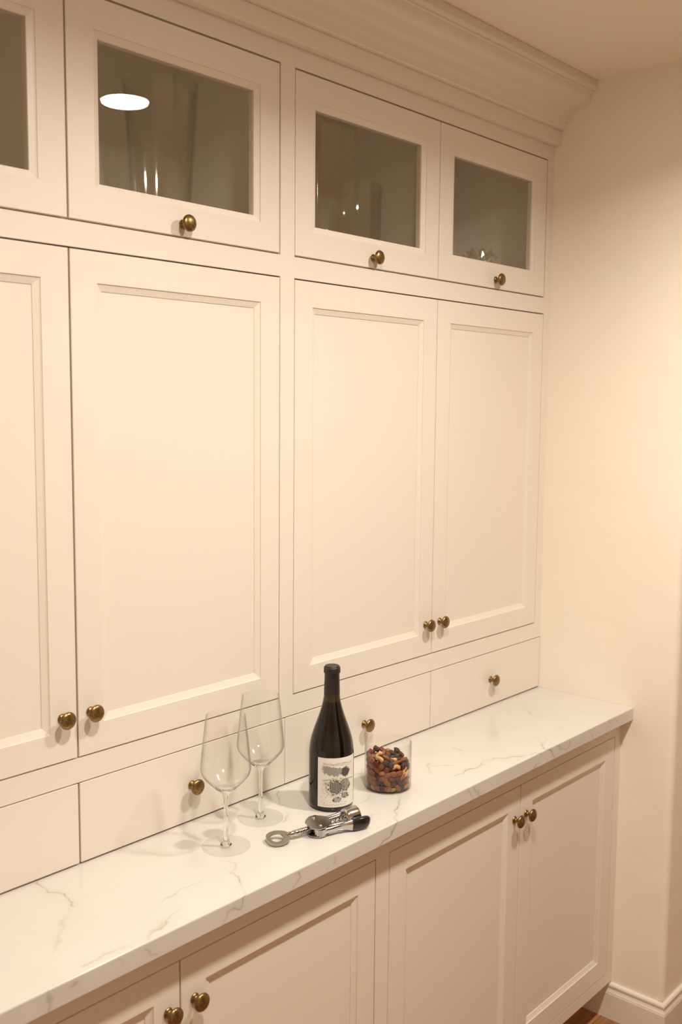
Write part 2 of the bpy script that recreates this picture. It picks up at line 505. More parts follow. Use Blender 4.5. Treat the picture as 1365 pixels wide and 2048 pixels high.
# ------------------------------------------------------------------ knob (shared mesh, axis towards -y)
kp = [(0, 0.0), (0.0088, 0.0), (0.0088, 0.0012), (0.0074, 0.0034), (0.0052, 0.0050), (0.0044, 0.0080), (0.0046, 0.0105), (0.0068, 0.0132),
      (0.0118, 0.0150), (0.0150, 0.0172), (0.0156, 0.0188), (0.0148, 0.0212), (0.0118, 0.0236), (0.0070, 0.0252), (0.0030, 0.0258), (0, 0.0259)]
vs, fs = lathe(smooth_prof(kp[1:-1], 2), 32)
vs, fs = lathe([(0, 0)] + smooth_prof(kp[1:], 2), 32)
KNOB = mesh_from('knob', [(x, -z, y) for x, y, z in vs], fs, M['brass'], True, 60)


def knob(parent, x, y, z):
    put('knob', KNOB, parent, (x, y, z))


# ------------------------------------------------------------------ doors
def door_frame(x0, x1, z0, z1, y, stile=0.053, th=0.020):
    """stile-and-rail frame with a moulded inner edge, open in the middle"""
    loops = [(0, th), (0, 0.0012), (0.0004, 0.0004), (0.0012, 0.0), (stile, 0.0), (stile + 0.0002, 0.0016), (stile + 0.0035, 0.0030),
             (stile + 0.0125, 0.0062), (stile + 0.0128, 0.0080), (stile + 0.0128, th)]
    vs, fs = [], []
    for ins, d in loops:
        vs += [(x0 + ins, y + d, z0 + ins), (x1 - ins, y + d, z0 + ins), (x1 - ins, y + d, z1 - ins), (x0 + ins, y + d, z1 - ins)]
    for k in range(len(loops)):
        k2 = (k + 1) % len(loops)
        for i in range(4):
            j = (i + 1) % 4
            fs.append((4 * k + i, 4 * k + j, 4 * k2 + j, 4 * k2 + i))
    return vs, fs, stile + 0.0128


def door(parent, name, x0, x1, z0, z1, y, glass, kx, kz, label=None):
    vs, fs, ins = door_frame(x0, x1, z0, z1, y)
    d = MB().add(vs, fs).build(name, M['cabinet'], parent, (x0, y, z0))
    if glass:
        MB().box(x0 + ins, x1 - ins, y + 0.0095, y + 0.0125, z0 + ins, z1 - ins).build('glass_pane', M['pane'], d)
    else:
        MB().box(x0 + ins, x1 - ins, y + 0.0075, y + 0.0140, z0 + ins, z1 - ins).build('panel', M['cabinet'], d)
    knob(d, kx, y, kz)
    return d


def slab(parent, x0, x1, z0, z1, y, kx, kz):
    d = MB().box(x0, x1, y, y + 0.02, z0, z1).build('drawer', M['cabinet'], parent, (x0, y, z0), bevel=0.0010)
    knob(d, kx, y, kz)
    return d


ZG1, ZG0 = 2.4107, 2.0349      # glass door opening
ZM1, ZM0 = 1.9920, 1.1088      # tall door opening
ZD1 = 1.0654                   # drawers
G = 0.0024


def hutch(label, xa, xb, xo0, xs, xo1, gx, knobs, hs):
    """wall cabinet standing on the worktop: two glazed doors, two tall doors, two drawers"""
    e = tag(empty('wall_cabinet', ((xa + xb) / 2, 0.15, ZK)), label, 'cabinet', 'wall cabinets above the worktop')
    f = MB()
    f.box(xa, xo0, 0, 0.02, ZD1, 2.4895).box(xo1, xb, 0, 0.02, ZD1, 2.4895)
    f.box(xo0, xo1, 0, 0.02, ZG1, 2.4895).box(xo0, xo1, 0, 0.02, ZM1, ZG0).box(xo0, xo1, 0, 0.02, ZD1, ZM0)
    f.build('face_frame', M['cabinet'], e)
    c = MB()
    c.box(xa, xa + 0.018, 0.0202, 0.32, ZK + 0.001, 2.4895).build('side_panel', M['inside'], e)
    MB().box(xb - 0.018, xb - 0.0005, 0.0202, 0.32, ZK + 0.001, 2.4895).build('side_panel', M['inside'], e)
    MB().box(xa + 0.018, xb - 0.018, 0.312, 0.32, ZK + 0.001, 2.4895).build('back_panel', M['inside'], e)
    MB().box(xa + 0.018, xb - 0.018, 0.0202, 0.312, 2.470, 2.4895).build('top_panel', M['inside'], e)
    MB().box(xa + 0.018, xb - 0.018, 0.0202, 0.312, 2.010, 2.030).build('shelf', M['inside'], e)
    MB().box(xa + 0.018, xb - 0.018, 0.0202, 0.312, 1.075, 1.095).build('bottom_panel', M['inside'], e)
    MB().box(xs - 0.009, xs + 0.009, 0.0202, 0.312, 2.030, 2.470).build('divider', M['inside'], e)
    door(e, 'glass_door', xo0 + G, xs - hs, ZG0 + 0.0034, ZG1 - 0.0034, 0, True, knobs[0][0], knobs[0][1])
    door(e, 'glass_door', xs + hs, xo1 - G * 1.2, ZG0 + 0.0034, ZG1 - 0.0034, 0, True, knobs[1][0], knobs[1][1])
    door(e, 'panel_door', xo0 + G, xs - hs, ZM0 + 0.0024, ZM1 - 0.0030, 0, False, knobs[2][0], knobs[2][1])
    door(e, 'panel_door', xs + hs, xo1 - G * 0.7, ZM0 + 0.0024, ZM1 - 0.0030, 0, False, knobs[3][0], knobs[3][1])
    slab(e, xa + 0.0008, xs - hs, ZK + 0.0036, ZD1 - 0.0024, 0, *knobs[4])
    slab(e, xs + hs, gx, ZK + 0.0036, ZD1 - 0.0024, 0, *knobs[5])
    return e


KZG, KZM, KZD = 2.0605, 1.1882, 0.9885
hutch('left cream wall cabinet, over the wine glasses, with glazed doors, tall panelled doors and drawers', X_END, -1.0573, -2.0715, -1.5730, -1.0745, -1.0580,
      [(-1.818, KZG), (-1.3282, KZG), (-1.6047, KZM), (-1.5467, KZM), (-1.830, KZD), (-1.3163, KZD)], 0.0018)
hutch('right cream wall cabinet, meeting the side wall, with glazed doors, tall panelled doors and drawers', -1.0573, 0.0, -1.0337, -0.5330, -0.0329, -0.0020,
      [(-0.7805, KZG), (-0.2811, KZG), (-0.5607, KZM), (-0.5013, KZM), (-0.794, KZD), (-0.2593, KZD)], 0.0011)

# ------------------------------------------------------------------ base cabinets
ZL1, ZL0, ZLB = 0.834, 0.142, 0.1097


def base(label, xa, xb, xo0, xs, xo1, knobs):
    e = tag(empty('base_cabinet', ((xa + xb) / 2, 0.03, 0.0)), label, 'cabinet', 'base cabinets under the worktop')
    f = MB()
    f.box(xa, xo0, YL, YL + 0.02, ZLB, ZKB).box(xo1, xb, YL, YL + 0.02, ZLB, ZKB)
    f.box(xo0, xo1, YL, YL + 0.02, ZL1, ZKB).box(xo0, xo1, YL, YL + 0.02, ZLB, ZL0)
    f.build('face_frame', M['cabinet'], e)
    MB().box(xa, xa + 0.018, YL + 0.0202, 0.32, ZLB, ZKB).build('side_panel', M['inside'], e)
    MB().box(xb - 0.018, xb - 0.0005, YL + 0.0202, 0.32, ZLB, ZKB).build('side_panel', M['inside'], e)
    MB().box(xa + 0.018, xb - 0.018, 0.312, 0.32, ZLB, ZKB).build('back_panel', M['inside'], e)
    MB().box(xa + 0.018, xb - 0.018, YL + 0.0202, 0.312, ZLB, ZLB + 0.018).build('bottom_panel', M['inside'], e)
    MB().box(xa, xb - 0.016, -0.165, -0.147, 0.0, ZLB).build('toe_kick', M['cabinet'], e)
    door(e, 'panel_door', xo0 + G, xs - 0.0014, ZL0 + 0.002, ZL1 - 0.002, YL, False, *knobs[0])
    door(e, 'panel_door', xs + 0.0014, xo1 - G, ZL0 + 0.002, ZL1 - 0.002, YL, False, *knobs[1])


base('left cream base cabinet with two panelled doors below the wine glasses', X_END, -1.044, -2.0625, -1.5638, -1.0645, [(-1.5897, 0.7546), (-1.5341, 0.7546)])
base('right cream base cabinet with two panelled doors, next to the side wall', -1.044, 0.0, -1.0230, -0.5217, -0.0345, [(-0.5484, 0.7546), (-0.4961, 0.7546)])

# ------------------------------------------------------------------ worktop
def vnoise(x, y, f, seed):
    """smooth value noise in numpy, -1..1"""
    g = np.random.default_rng(seed).uniform(-1, 1, (64, 64))
    x = x * f; y = y * f
    xi, yi = np.floor(x).astype(int), np.floor(y).astype(int)
    tx, ty = x - xi, y - yi
    tx, ty = tx * tx * (3 - 2 * tx), ty * ty * (3 - 2 * ty)
    a_ = lambda i, j: g[(xi + i) % 64, (yi + j) % 64]
    return (a_(0, 0) * (1 - tx) + a_(1, 0) * tx) * (1 - ty) + (a_(0, 1) * (1 - tx) + a_(1, 1) * tx) * ty


def worktop():
    x0, x1, st = X_END - 0.02, -0.0005, 0.00175
    xs_ = np.linspace(x0, x1, int((x1 - x0) / st) + 1)
    e_ = 0.0025
    rows = [(yy, ZK) for yy in np.linspace(0.01, YF + e_, int((0.01 - YF) / st))]
    rows += [(YF + e_ - e_ * math.sin(a), ZK - e_ + e_ * math.cos(a)) for a in (PI / 8, PI / 4, 3 * PI / 8)]
    rows += [(YF, zz) for zz in np.linspace(ZK - e_, ZKB + 0.0015, 20)]
    rows += [(YF + 0.0015, ZKB), (0.335, ZKB), (0.335, ZK)]
    nx, nr = len(xs_), len(rows)
    yr = np.array([r_[0] for r_ in rows]); zr = np.array([r_[1] for r_ in rows])
    V = np.empty((nr, nx, 3)); V[..., 0] = xs_[None]; V[..., 1] = yr[:, None]; V[..., 2] = zr[:, None]
    U = V[..., 0].copy(); W_ = V[..., 1] + V[..., 2] - ZK
    pu = U + 0.0045 * vnoise(U, W_, 60, 1) + 0.0022 * vnoise(U, W_, 150, 2)
    pw = W_ + 0.0045 * vnoise(U, W_, 60, 3) + 0.0022 * vnoise(U, W_, 150, 4)
    fade = np.clip(0.72 + 0.65 * vnoise(U, W_, 32, 5), 0.08, 1)
    val = np.zeros_like(U)
    for stg, wd, pl in VEINS:
        us = [p_[0] for p_ in pl]; c0 = np.searchsorted(xs_, min(us) - 0.03); c1 = np.searchsorted(xs_, max(us) + 0.03)
        a_, b_ = pu[:, c0:c1], pw[:, c0:c1]
        dm = np.full(a_.shape, 9.0)
        for (ax, ay), (bx, by) in zip(pl[:-1], pl[1:]):
            dx, dy = bx - ax, by - ay
            h_ = np.clip(((a_ - ax) * dx + (b_ - ay) * dy) / (dx * dx + dy * dy), 0, 1)
            dm = np.minimum(dm, np.hypot(a_ - ax - h_ * dx, b_ - ay - h_ * dy))
        s_ = stg * (np.clip(1.15 - dm / wd, 0, 1) + 0.16 * np.clip(1 - dm / (wd * 6), 0, 1))
        val[:, c0:c1] = np.maximum(val[:, c0:c1], s_)
    val = np.clip(val * fade, 0, 1); val[-3:] = 0
    me = bpy.data.meshes.new('countertop')
    org = np.array([(x0 + x1) / 2, 0.02, ZKB])
    me.vertices.add(nx * nr); me.vertices.foreach_set('co', (V - org).reshape(-1).astype(np.float32))
    idx = np.arange(nx * nr).reshape(nr, nx); nxt = np.roll(idx, -1, 0)
    quad = np.stack([idx[:, :-1], nxt[:, :-1], nxt[:, 1:], idx[:, 1:]], -1).reshape(-1, 4)
    caps = [idx[:, 0], idx[::-1, -1]]
    nl = quad.size + 2 * nr
    me.loops.add(nl); me.loops.foreach_set('vertex_index', np.concatenate([quad.ravel()] + caps).astype(np.int32))
    me.polygons.add(len(quad) + 2)
    me.polygons.foreach_set('loop_start', np.concatenate([np.arange(len(quad)) * 4, [quad.size, quad.size + nr]]).astype(np.int32))
    me.update(calc_edges=True); me.validate()
    at = me.attributes.new('vein', 'FLOAT', 'POINT'); at.data.foreach_set('value', val.ravel().astype(np.float32))
    me.materials.append(M['quartz'])
    return put('countertop', me, None, tuple(org))


k = worktop()
tag(k, 'white quartz countertop with thin grey veins across both base cabinets', 'countertop')

# ------------------------------------------------------------------ wine bottle
BX, BY = -1.065, -0.142
bt = tag(empty('wine_bottle', (BX, BY, ZK)), 'dark wine bottle with an illustrated cream label and black capsule', 'bottle')
RB = 0.0462
bp = [(0, 0.004), (0.030, 0.002), (0.038, 0.0), (0.0425, 0.0012), (0.0452, 0.005), (RB, 0.011), (RB, 0.06), (RB, 0.105), (0.0457, 0.118),
      (0.0445, 0.130), (0.0422, 0.142), (0.0388, 0.154), (0.0345, 0.167), (0.0298, 0.180), (0.0252, 0.193), (0.0212, 0.206), (0.0185, 0.217), (0.0169, 0.227), (0.0160, 0.236), (0.0155, 0.25)]
put('glass_body', mesh_from('glass_body', *lathe(bp[:6] + smooth_prof(bp[5:], 4) + [(0, 0.25)], 72), M['bottle'], True, 50), bt, (BX, BY, ZK))
cp = [(0.0164, 0.2325), (0.0161, 0.245), (0.0155, 0.265), (0.0152, 0.2765), (0.0158, 0.2775), (0.0170, 0.2780), (0.0172, 0.281), (0.0170, 0.2875), (0.0163, 0.2895), (0.0152, 0.2902), (0.0150, 0.2915), (0.0140, 0.2925), (0, 0.2928)]
put('capsule', mesh_from('capsule', *lathe(cp, 48), M['capsule'], True, 40), bt, (BX, BY, ZK))

# label: paper wrapped on the glass, printed with an engraving of a field, a tree and fruit
th_cam = math.atan2(CAM[1] - BY, CAM[0] - BX)
NA, NB = 150, 200
ZB0, ZB1 = 0.0115, 0.1135
vs, cols = [], []


def sstep(a, b, x):
    return np.clip((x - a) / (b - a), 0, 1)


aa, bb = np.meshgrid(np.linspace(math.radians(-35.5), math.radians(75), NA), np.linspace(0, 1, NB))
X = 642 + 268 * np.sin(aa)
Y = 220 + 625 * bb                     # print coordinates, top to bottom
h = np.array([[math.sin(i * 12.9898 + j * 78.233) * 43758.5453 for i in range(NA)] for j in range(NB)]); h = h - np.floor(h)


def blur(a, n):
    for _ in range(n):
        a = (a + np.roll(a, 1, 0) + np.roll(a, -1, 0) + np.roll(a, 1, 1) + np.roll(a, -1, 1)) / 5
    return a


n1 = blur(h, 3); n1 = (n1 - n1.mean()) / n1.std(); n2 = blur(h, 14); n2 = (n2 - n2.mean()) / n2.std()
Xw, Yw = X + 6 * n2, Y + 6 * np.roll(n2, 37, 1)


def ell(cx, cy, rx, ry, soft=0.12):
    r = np.sqrt(((Xw - cx) / rx) ** 2 + ((Yw - cy) / ry) ** 2)
    return 1 - sstep(1 - soft, 1 + soft, r), r


ink = np.zeros_like(X)
for yy, am in ((292, .35), (303, .3), (312, .25)):           # horizon scribbles
    ln = np.abs(Y - (yy + 7 * np.sin(X / 37 + yy) + 4 * np.sin(X / 13)))
    ink = np.maximum(ink, am * (1 - sstep(1.5, 5, ln)) * (X > 545) * (X < 870))
top = 322 + 0.12 * (X - 560); bot = 455 - 0.0016 * (X - 690) ** 2
field = sstep(0, 10, Yw - top) * sstep(0, 14, bot - Yw) * sstep(535, 560, Xw) * (1 - sstep(770, 800, Xw))
ink = np.maximum(ink, field * (0.42 + 0.20 * np.sin(Y * 0.55 + X * 0.12) * np.sin(X * 0.5)))
mk, _ = ell(806, 402, 44, 54); ink = np.maximum(ink, mk * (0.78 + 0.10 * n1))
ink = np.maximum(ink, 0.6 * (np.abs(X - 808) < 4) * (Y > 445) * (Y < 475))
for cx, s in ((585, 1), (845, -1)):
    ln = np.abs(Y - (500 - s * 0.25 * (X - cx))); ink = np.maximum(ink, 0.35 * (1 - sstep(3, 10, ln)) * (np.abs(X - cx) < 45))
mk, r = ell(700, 585, 135, 112, 0.25); ink = np.maximum(ink, mk * np.clip(0.30 + 0.22 * n1, 0, .8))
mk, r = ell(800, 575, 52, 70); ink = np.maximum(ink, mk * (0.42 + 0.22 * np.sin(X * 0.45)))
ink = np.maximum(ink, 0.6 * (np.abs(r - 1) < 0.07))
mk, r = ell(690, 592, 64, 76); ink = ink * (1 - mk) + mk * (0.55 + 0.25 * np.sin((X - 690) * 0.33 / np.sqrt(np.clip(1 - ((Y - 592) / 90) ** 2, .1, 1))))
ink = np.maximum(ink, 0.9 * (np.abs(r - 1) < 0.06))
mk, r = ell(712, 748, 48, 26); ink = np.maximum(ink, mk * (0.32 + 0.2 * np.sin(X * .3 + Y * .4))); ink = np.maximum(ink, 0.7 * (np.abs(r - 1) < 0.1))
mk, r = ell(803, 702, 36, 32); ink = np.maximum(ink, mk * (0.42 + 0.25 * np.sin(X * .5 - Y * .3))); ink = np.maximum(ink, 0.6 * (np.abs(r - 1) < 0.1))
spk = (n1 > 1.5) * (np.abs(X - 690) < 170) * (Y > 560) * (Y < 800); ink = np.maximum(ink, 0.35 * spk)
scr = np.abs(Y - (815 + 7 * np.sin(X / 6.0) + 4 * np.sin(X / 2.7))); ink = np.maximum(ink, 0.22 * (1 - sstep(2, 6, scr)) * (X > 545) * (X < 815))
ink = np.clip(ink * 1.55, 0, 0.96)
paper = np.array([0.80, 0.765, 0.71]); dark = np.array([0.05, 0.042, 0.038])
rgb = paper[None, None] * (1 - ink[..., None]) + dark[None, None] * ink[..., None]
for j in range(NB):
    z = ZB1 + (ZB0 - ZB1) * bb[j, 0]
    rr = np.interp(z, [p[1] for p in bp[5:]], [p[0] for p in bp[5:]]) + 0.0004
    for i in range(NA):
        a = th_cam + aa[j, i]
        vs.append((rr * math.cos(a), rr * math.sin(a), z))
fs = [(j * NA + i, j * NA + i + 1, (j + 1) * NA + i + 1, (j + 1) * NA + i) for j in range(NB - 1) for i in range(NA - 1)]
me = bpy.data.meshes.new('label')
me.from_pydata(vs, [], fs)
ca = me.color_attributes.new('print', 'FLOAT_COLOR', 'POINT')
flat = np.ones((NA * NB, 4), np.float32); flat[:, :3] = rgb.reshape(-1, 3)
ca.data.foreach_set('color', flat.ravel())
me.materials.append(M['label']); me.polygons.foreach_set('use_smooth', [True] * len(fs)); me.update()
lo = put('paper_label', me, bt, (BX, BY, ZK)); lo['label'] = 'cream paper label with a black engraving of a field, a tree and fruit'

# ------------------------------------------------------------------ wine glasses
foot = [(0, 0.0), (0.030, 0.0003), (0.0437, 0.0005), (0.0448, 0.0016), (0.0437, 0.0027), (0.030, 0.0033), (0.0155, 0.0042), (0, 0.0042)]
stem = [(0, 0.0043), (0.0105, 0.0044), (0.0082, 0.0072), (0.0062, 0.0125), (0.0050, 0.022), (0.0040, 0.040), (0.0038, 0.065), (0.0041, 0.085), (0.0050, 0.0965), (0.0074, 0.1032), (0.0128, 0.1075), (0.0200, 0.1132), (0.0195, 0.1142), (0.0120, 0.1122), (0, 0.1112)]
outer = [(0.0204, 0.1146), (0.0240, 0.1170), (0.0345, 0.1275), (0.0420, 0.1365), (0.0455, 0.1430), (0.0468, 0.1495), (0.0466, 0.1570), (0.0452, 0.1720),
         (0.0425, 0.2000), (0.0395, 0.2270), (0.0366, 0.2510)]
inner = [(r - 0.0011, z + 0.0002) for r, z in outer[::-1]]


def wine_glass(x, y, label):
    e = tag(empty('wine_glass', (x, y, ZK)), label, 'wine glass', 'stemmed wine glasses on the worktop')
    for nm, me in (('foot', GF), ('stem', GS), ('bowl', GB)): put(nm, me, e, (x, y, ZK))
    return e


GF = mesh_from('foot', *lathe([foot[0]] + smooth_prof(foot[1:-1], 3) + [foot[-1]], 64), M['bowl_glass'], True, 70)
GS = mesh_from('stem', *lathe([stem[0]] + smooth_prof(stem[1:-3], 4) + stem[-3:], 48), M['solid_glass'], True, 70)
op = smooth_prof(outer, 4) + smooth_prof(inner, 4)
GB = mesh_from('bowl', *lathe(op, 64, True), M['bowl_glass'], True, 70)
wine_glass(-1.347, -0.134, 'empty stemmed wine glass standing nearer the front edge, left of the other')
wine_glass(-1.213, -0.087, 'empty stemmed wine glass standing further back, between the other glass and the bottle')

# ------------------------------------------------------------------ jar of nuts
JX, JY, JR, JH = -0.909, -0.166, 0.0505, 0.101
jp = [(0, 0.0), (0.046, 0.0), (0.0492, 0.001), (JR, 0.004), (JR, 0.05), (JR, JH - 0.001), (JR - 0.0009, JH), (JR - 0.0018, JH - 0.001), (JR - 0.0018, 0.05), (JR - 0.0019, 0.006), (JR - 0.004, 0.0035), (0, 0.0033)]
jar = put('glass_jar', mesh_from('glass_jar', *lathe(jp, 64), M['jar_glass'], True, 45), None, (JX, JY, ZK))
tag(jar, 'open round clear glass jar holding mixed nuts, right of the wine bottle', 'jar')

NN = 300
kinds = ['almond', 'raisin', 'cashew', 'peanut', 'pistachio', 'cranberry']
shape = {'almond': (0.0112, 0.0066, 0.0046), 'raisin': (0.0078, 0.0062, 0.0050), 'cashew': (0.0, 0, 0), 'peanut': (0.0078, 0.0052, 0.0048),
         'pistachio': (0.0074, 0.0044, 0.0042), 'cranberry': (0.0086, 0.0060, 0.0040)}
rads = {'almond': 0.0067, 'raisin': 0.0066, 'cashew': 0.0070, 'peanut': 0.0058, 'pistachio': 0.0053, 'cranberry': 0.0060}
kind = RNG.choice(len(kinds), NN, p=[0.31, 0.26, 0.07, 0.12, 0.10, 0.14])
rr = np.array([rads[kinds[i]] for i in kind])
RI = JR - 0.0022
pos = np.zeros((NN, 3))
ang = RNG.uniform(0, 2 * PI, NN); rad = np.sqrt(RNG.uniform(0, 1, NN)) * (RI - 0.008)
pos[:, 0] = rad * np.cos(ang); pos[:, 1] = rad * np.sin(ang); pos[:, 2] = np.linspace(0.01, 0.19, NN)
gdir = np.array([-rt.x * 0.13 + 0.03, -rt.y * 0.13 + 0.05, -1.0]); gdir /= np.linalg.norm(gdir)
for it in range(420):
    pos += gdir * (0.0009 if it < 260 else 0.0002)
    for _ in range(2):
        d = pos[:, None] - pos[None]; L2 = np.sqrt((d ** 2).sum(-1)) + 1e-9
        ov = np.clip(rr[:, None] + rr[None] - L2, 0, None); np.fill_diagonal(ov, 0)
        pos += (d / L2[..., None] * ov[..., None] * 0.45).sum(1)
        q = np.sqrt(pos[:, 0] ** 2 + pos[:, 1] ** 2) + 1e-9
        s = np.minimum(1, (RI - rr * 0.92) / q); pos[:, 0] *= s; pos[:, 1] *= s
        pos[:, 2] = np.maximum(pos[:, 2], 0.0040 + rr * 0.85)


def nut_mesh(k, seed):
    rg = np.random.default_rng(seed)
    if k == 'cashew':
        path = [(0.0085 * math.cos(a), 0.0085 * math.sin(a) - 0.004, 0) for a in np.linspace(0.15 * PI, 0.95 * PI, 9)]
        vs, fs = tube(path, [0.0024, 0.0038, 0.0044, 0.0042, 0.0040, 0.0042, 0.0046, 0.0040, 0.0022], 8)
        return mesh_from(k, vs, fs, M[k], True, 80)
    bm = bmesh.new(); bmesh.ops.create_icosphere(bm, subdivisions=2, radius=1)
    a, b_, c = shape[k]
    ph = rg.uniform(0, 6.28, 6)
    for v in bm.verts:
        x, y_, z = v.co
        wr = 1.0
        if k in ('raisin', 'cranberry'):
            wr = 1 + 0.14 * math.sin(5 * x + ph[0]) * math.sin(4 * y_ + ph[1]) + 0.10 * math.sin(7 * z + ph[2] + 3 * x)
        tp = 1.0
        if k == 'almond': tp = 1.0 - 0.38 * max(x, 0) ** 1.5
        if k == 'peanut': tp = 1.0 - 0.10 * math.cos(3 * x)
        v.co = (x * a * wr, y_ * b_ * wr * tp, z * c * wr * tp)
    me = bpy.data.meshes.new(k); bm.to_mesh(me); bm.free()
    me.materials.append(M[k]); me.polygons.foreach_set('use_smooth', [True] * len(me.polygons))
    return me


NUT = {k: [nut_mesh(k, 3 * i + j) for j in range(2)] for i, k in enumerate(kinds)}
NUTLAB = {'almond': 'whole brown-skinned almond among the mixed nuts in the glass jar', 'raisin': 'dark wrinkled raisin among the mixed nuts in the glass jar',
          'cashew': 'pale curved cashew among the mixed nuts in the glass jar', 'peanut': 'small tan peanut among the mixed nuts in the glass jar',
          'pistachio': 'green pistachio kernel among the mixed nuts in the glass jar', 'cranberry': 'dark red dried cranberry among the mixed nuts in the glass jar'}
for i in range(NN):
    kn = kinds[kind[i]]
    o = put(kn, NUT[kn][i % 2], None, (JX + pos[i, 0], JY + pos[i, 1], ZK + pos[i, 2]))
    q = math.hypot(pos[i, 0], pos[i, 1])
    if q > RI - rr[i] * 1.6:      # against the glass: lie flat along the wall
        o.rotation_euler = (PI / 2 + RNG.uniform(-.2, .2), RNG.uniform(-0.9, 0.9), math.atan2(pos[i, 1], pos[i, 0]) + PI / 2)
    else:
        o.rotation_euler = (RNG.uniform(-.7, .7), RNG.uniform(-.7, .7), RNG.uniform(0, 2 * PI))
    tag(o, NUTLAB[kn], 'dried fruit' if kn in ('raisin', 'cranberry') else 'nut', {'raisin': 'raisins', 'cranberry': 'cranberries', 'pistachio': 'pistachios'}.get(kn, kn + 's') + ' in the glass jar')

# ------------------------------------------------------------------ wing corkscrew, lying flat
A0, A1 = Vector((-1.290, -0.186, ZK)), Vector((-1.088, -0.258, ZK))
ck = tag(empty('wing_corkscrew', A0), 'shiny steel wing corkscrew with black grips lying in front of the bottle', 'corkscrew')
CZ = 0.0


def cpart(name, vs, fs, mat='chrome', angle=40, parent=None):
    o = bpy.data.objects.new(name, mesh_from(name, vs, fs, M[mat], True, angle))
    COL.objects.link(o); o.parent = parent or ck
    return o


n = 40
oo, hh = [], []
for i in range(n):
    a = 2 * PI * i / n
    c, s = math.cos(a), math.sin(a)
    sq = 1 / (abs(c) ** 2.6 + abs(s) ** 2.6) ** (1 / 2.6)
    wdt = 0.0225 * (1.0 - 0.25 * max(c, 0))
    oo.append((0.0225 + 0.0225 * c * sq, wdt * s * sq))
    hh.append((0.0195 + 0.0125 * c * sq, 0.0135 * s * sq))
vs, fs = prism(oo, CZ - 0.0018, CZ + 0.0018, hole=hh)
cpart('bottle_opener', vs, fs, mat='steel')
sh = [(0.043, CZ - 0.004 + 0, 0.0050), (0.050, 0, 0.0042), (0.060, 0, 0.0056), (0.066, 0, 0.0040)]
path, rads_ = [], []
for s_, r_ in [(0.040, 0.0040), (0.045, 0.0058), (0.049, 0.0044), (0.056, 0.0060), (0.0635, 0.0050)]:
    path.append((s_, 0, CZ)); rads_.append(r_)
s_ = 0.0645
while s_ < 0.094:
    for ds, r_ in ((0, 0.0060), (0.0014, 0.0060), (0.0018, 0.0043), (0.0034, 0.0043)):
        path.append((s_ + ds, 0, CZ)); rads_.append(r_)
    s_ += 0.0038
cpart('toothed_shaft', *tube(path, rads_, 20), angle=35)
# gear housing: two bolted plates with the geared lever heads between them
hexa = [(0.083, -0.010), (0.088, -0.0165), (0.098, -0.0235), (0.111, -0.0235), (0.126, -0.012), (0.130, -0.006), (0.130, 0.006), (0.126, 0.012), (0.111, 0.0235), (0.098, 0.0235), (0.088, 0.0165), (0.083, 0.010)]
cpart('housing', *prism(hexa, CZ + 0.0075, CZ + 0.0100), mat='steel')
cpart('housing', *prism(hexa, CZ - 0.0100, CZ - 0.0075), mat='steel')
for tt in (-0.0145, 0.0145):
    pr = [(0, CZ + 0.0125), (0.0020, CZ + 0.0122), (0.0034, CZ + 0.0110), (0.0036, CZ + 0.0098), (0.0036, CZ - 0.0100), (0, CZ - 0.0100)]
    vs, fs = lathe(pr, 18)
    cpart('rivet', [(x + 0.104, y_ + tt, z) for x, y_, z in vs], fs)
# frame struts, worm and bell
for tt in (-0.0105, 0.0105):
    cpart('frame_strut', *tube([(0.122, tt, CZ), (0.135, tt * 1.0, CZ), (0.155, tt * 1.15, CZ), (0.170, tt * 1.3, CZ)], [0.0046, 0.0032, 0.0030, 0.0040], 12))
hel = [(0.118 + 0.062 * i / 96, 0.0042 * math.cos(2 * PI * 6.5 * i / 96), CZ + 0.0042 * math.sin(2 * PI * 6.5 * i / 96)) for i in range(97)]
cpart('worm', *tube(hel, 0.0013, 8))
bl = [(0.0130, 0.164), (0.0172, 0.164), (0.0188, 0.166), (0.0195, 0.170), (0.0192, 0.189), (0.0188, 0.1925), (0.0172, 0.1925), (0.0166, 0.190), (0.0165, 0.170), (0.0130, 0.168)]
vs, fs = lathe(bl, 40, True)
cpart('bell', [(z, x, y_ + CZ) for x, y_, z in vs], fs)
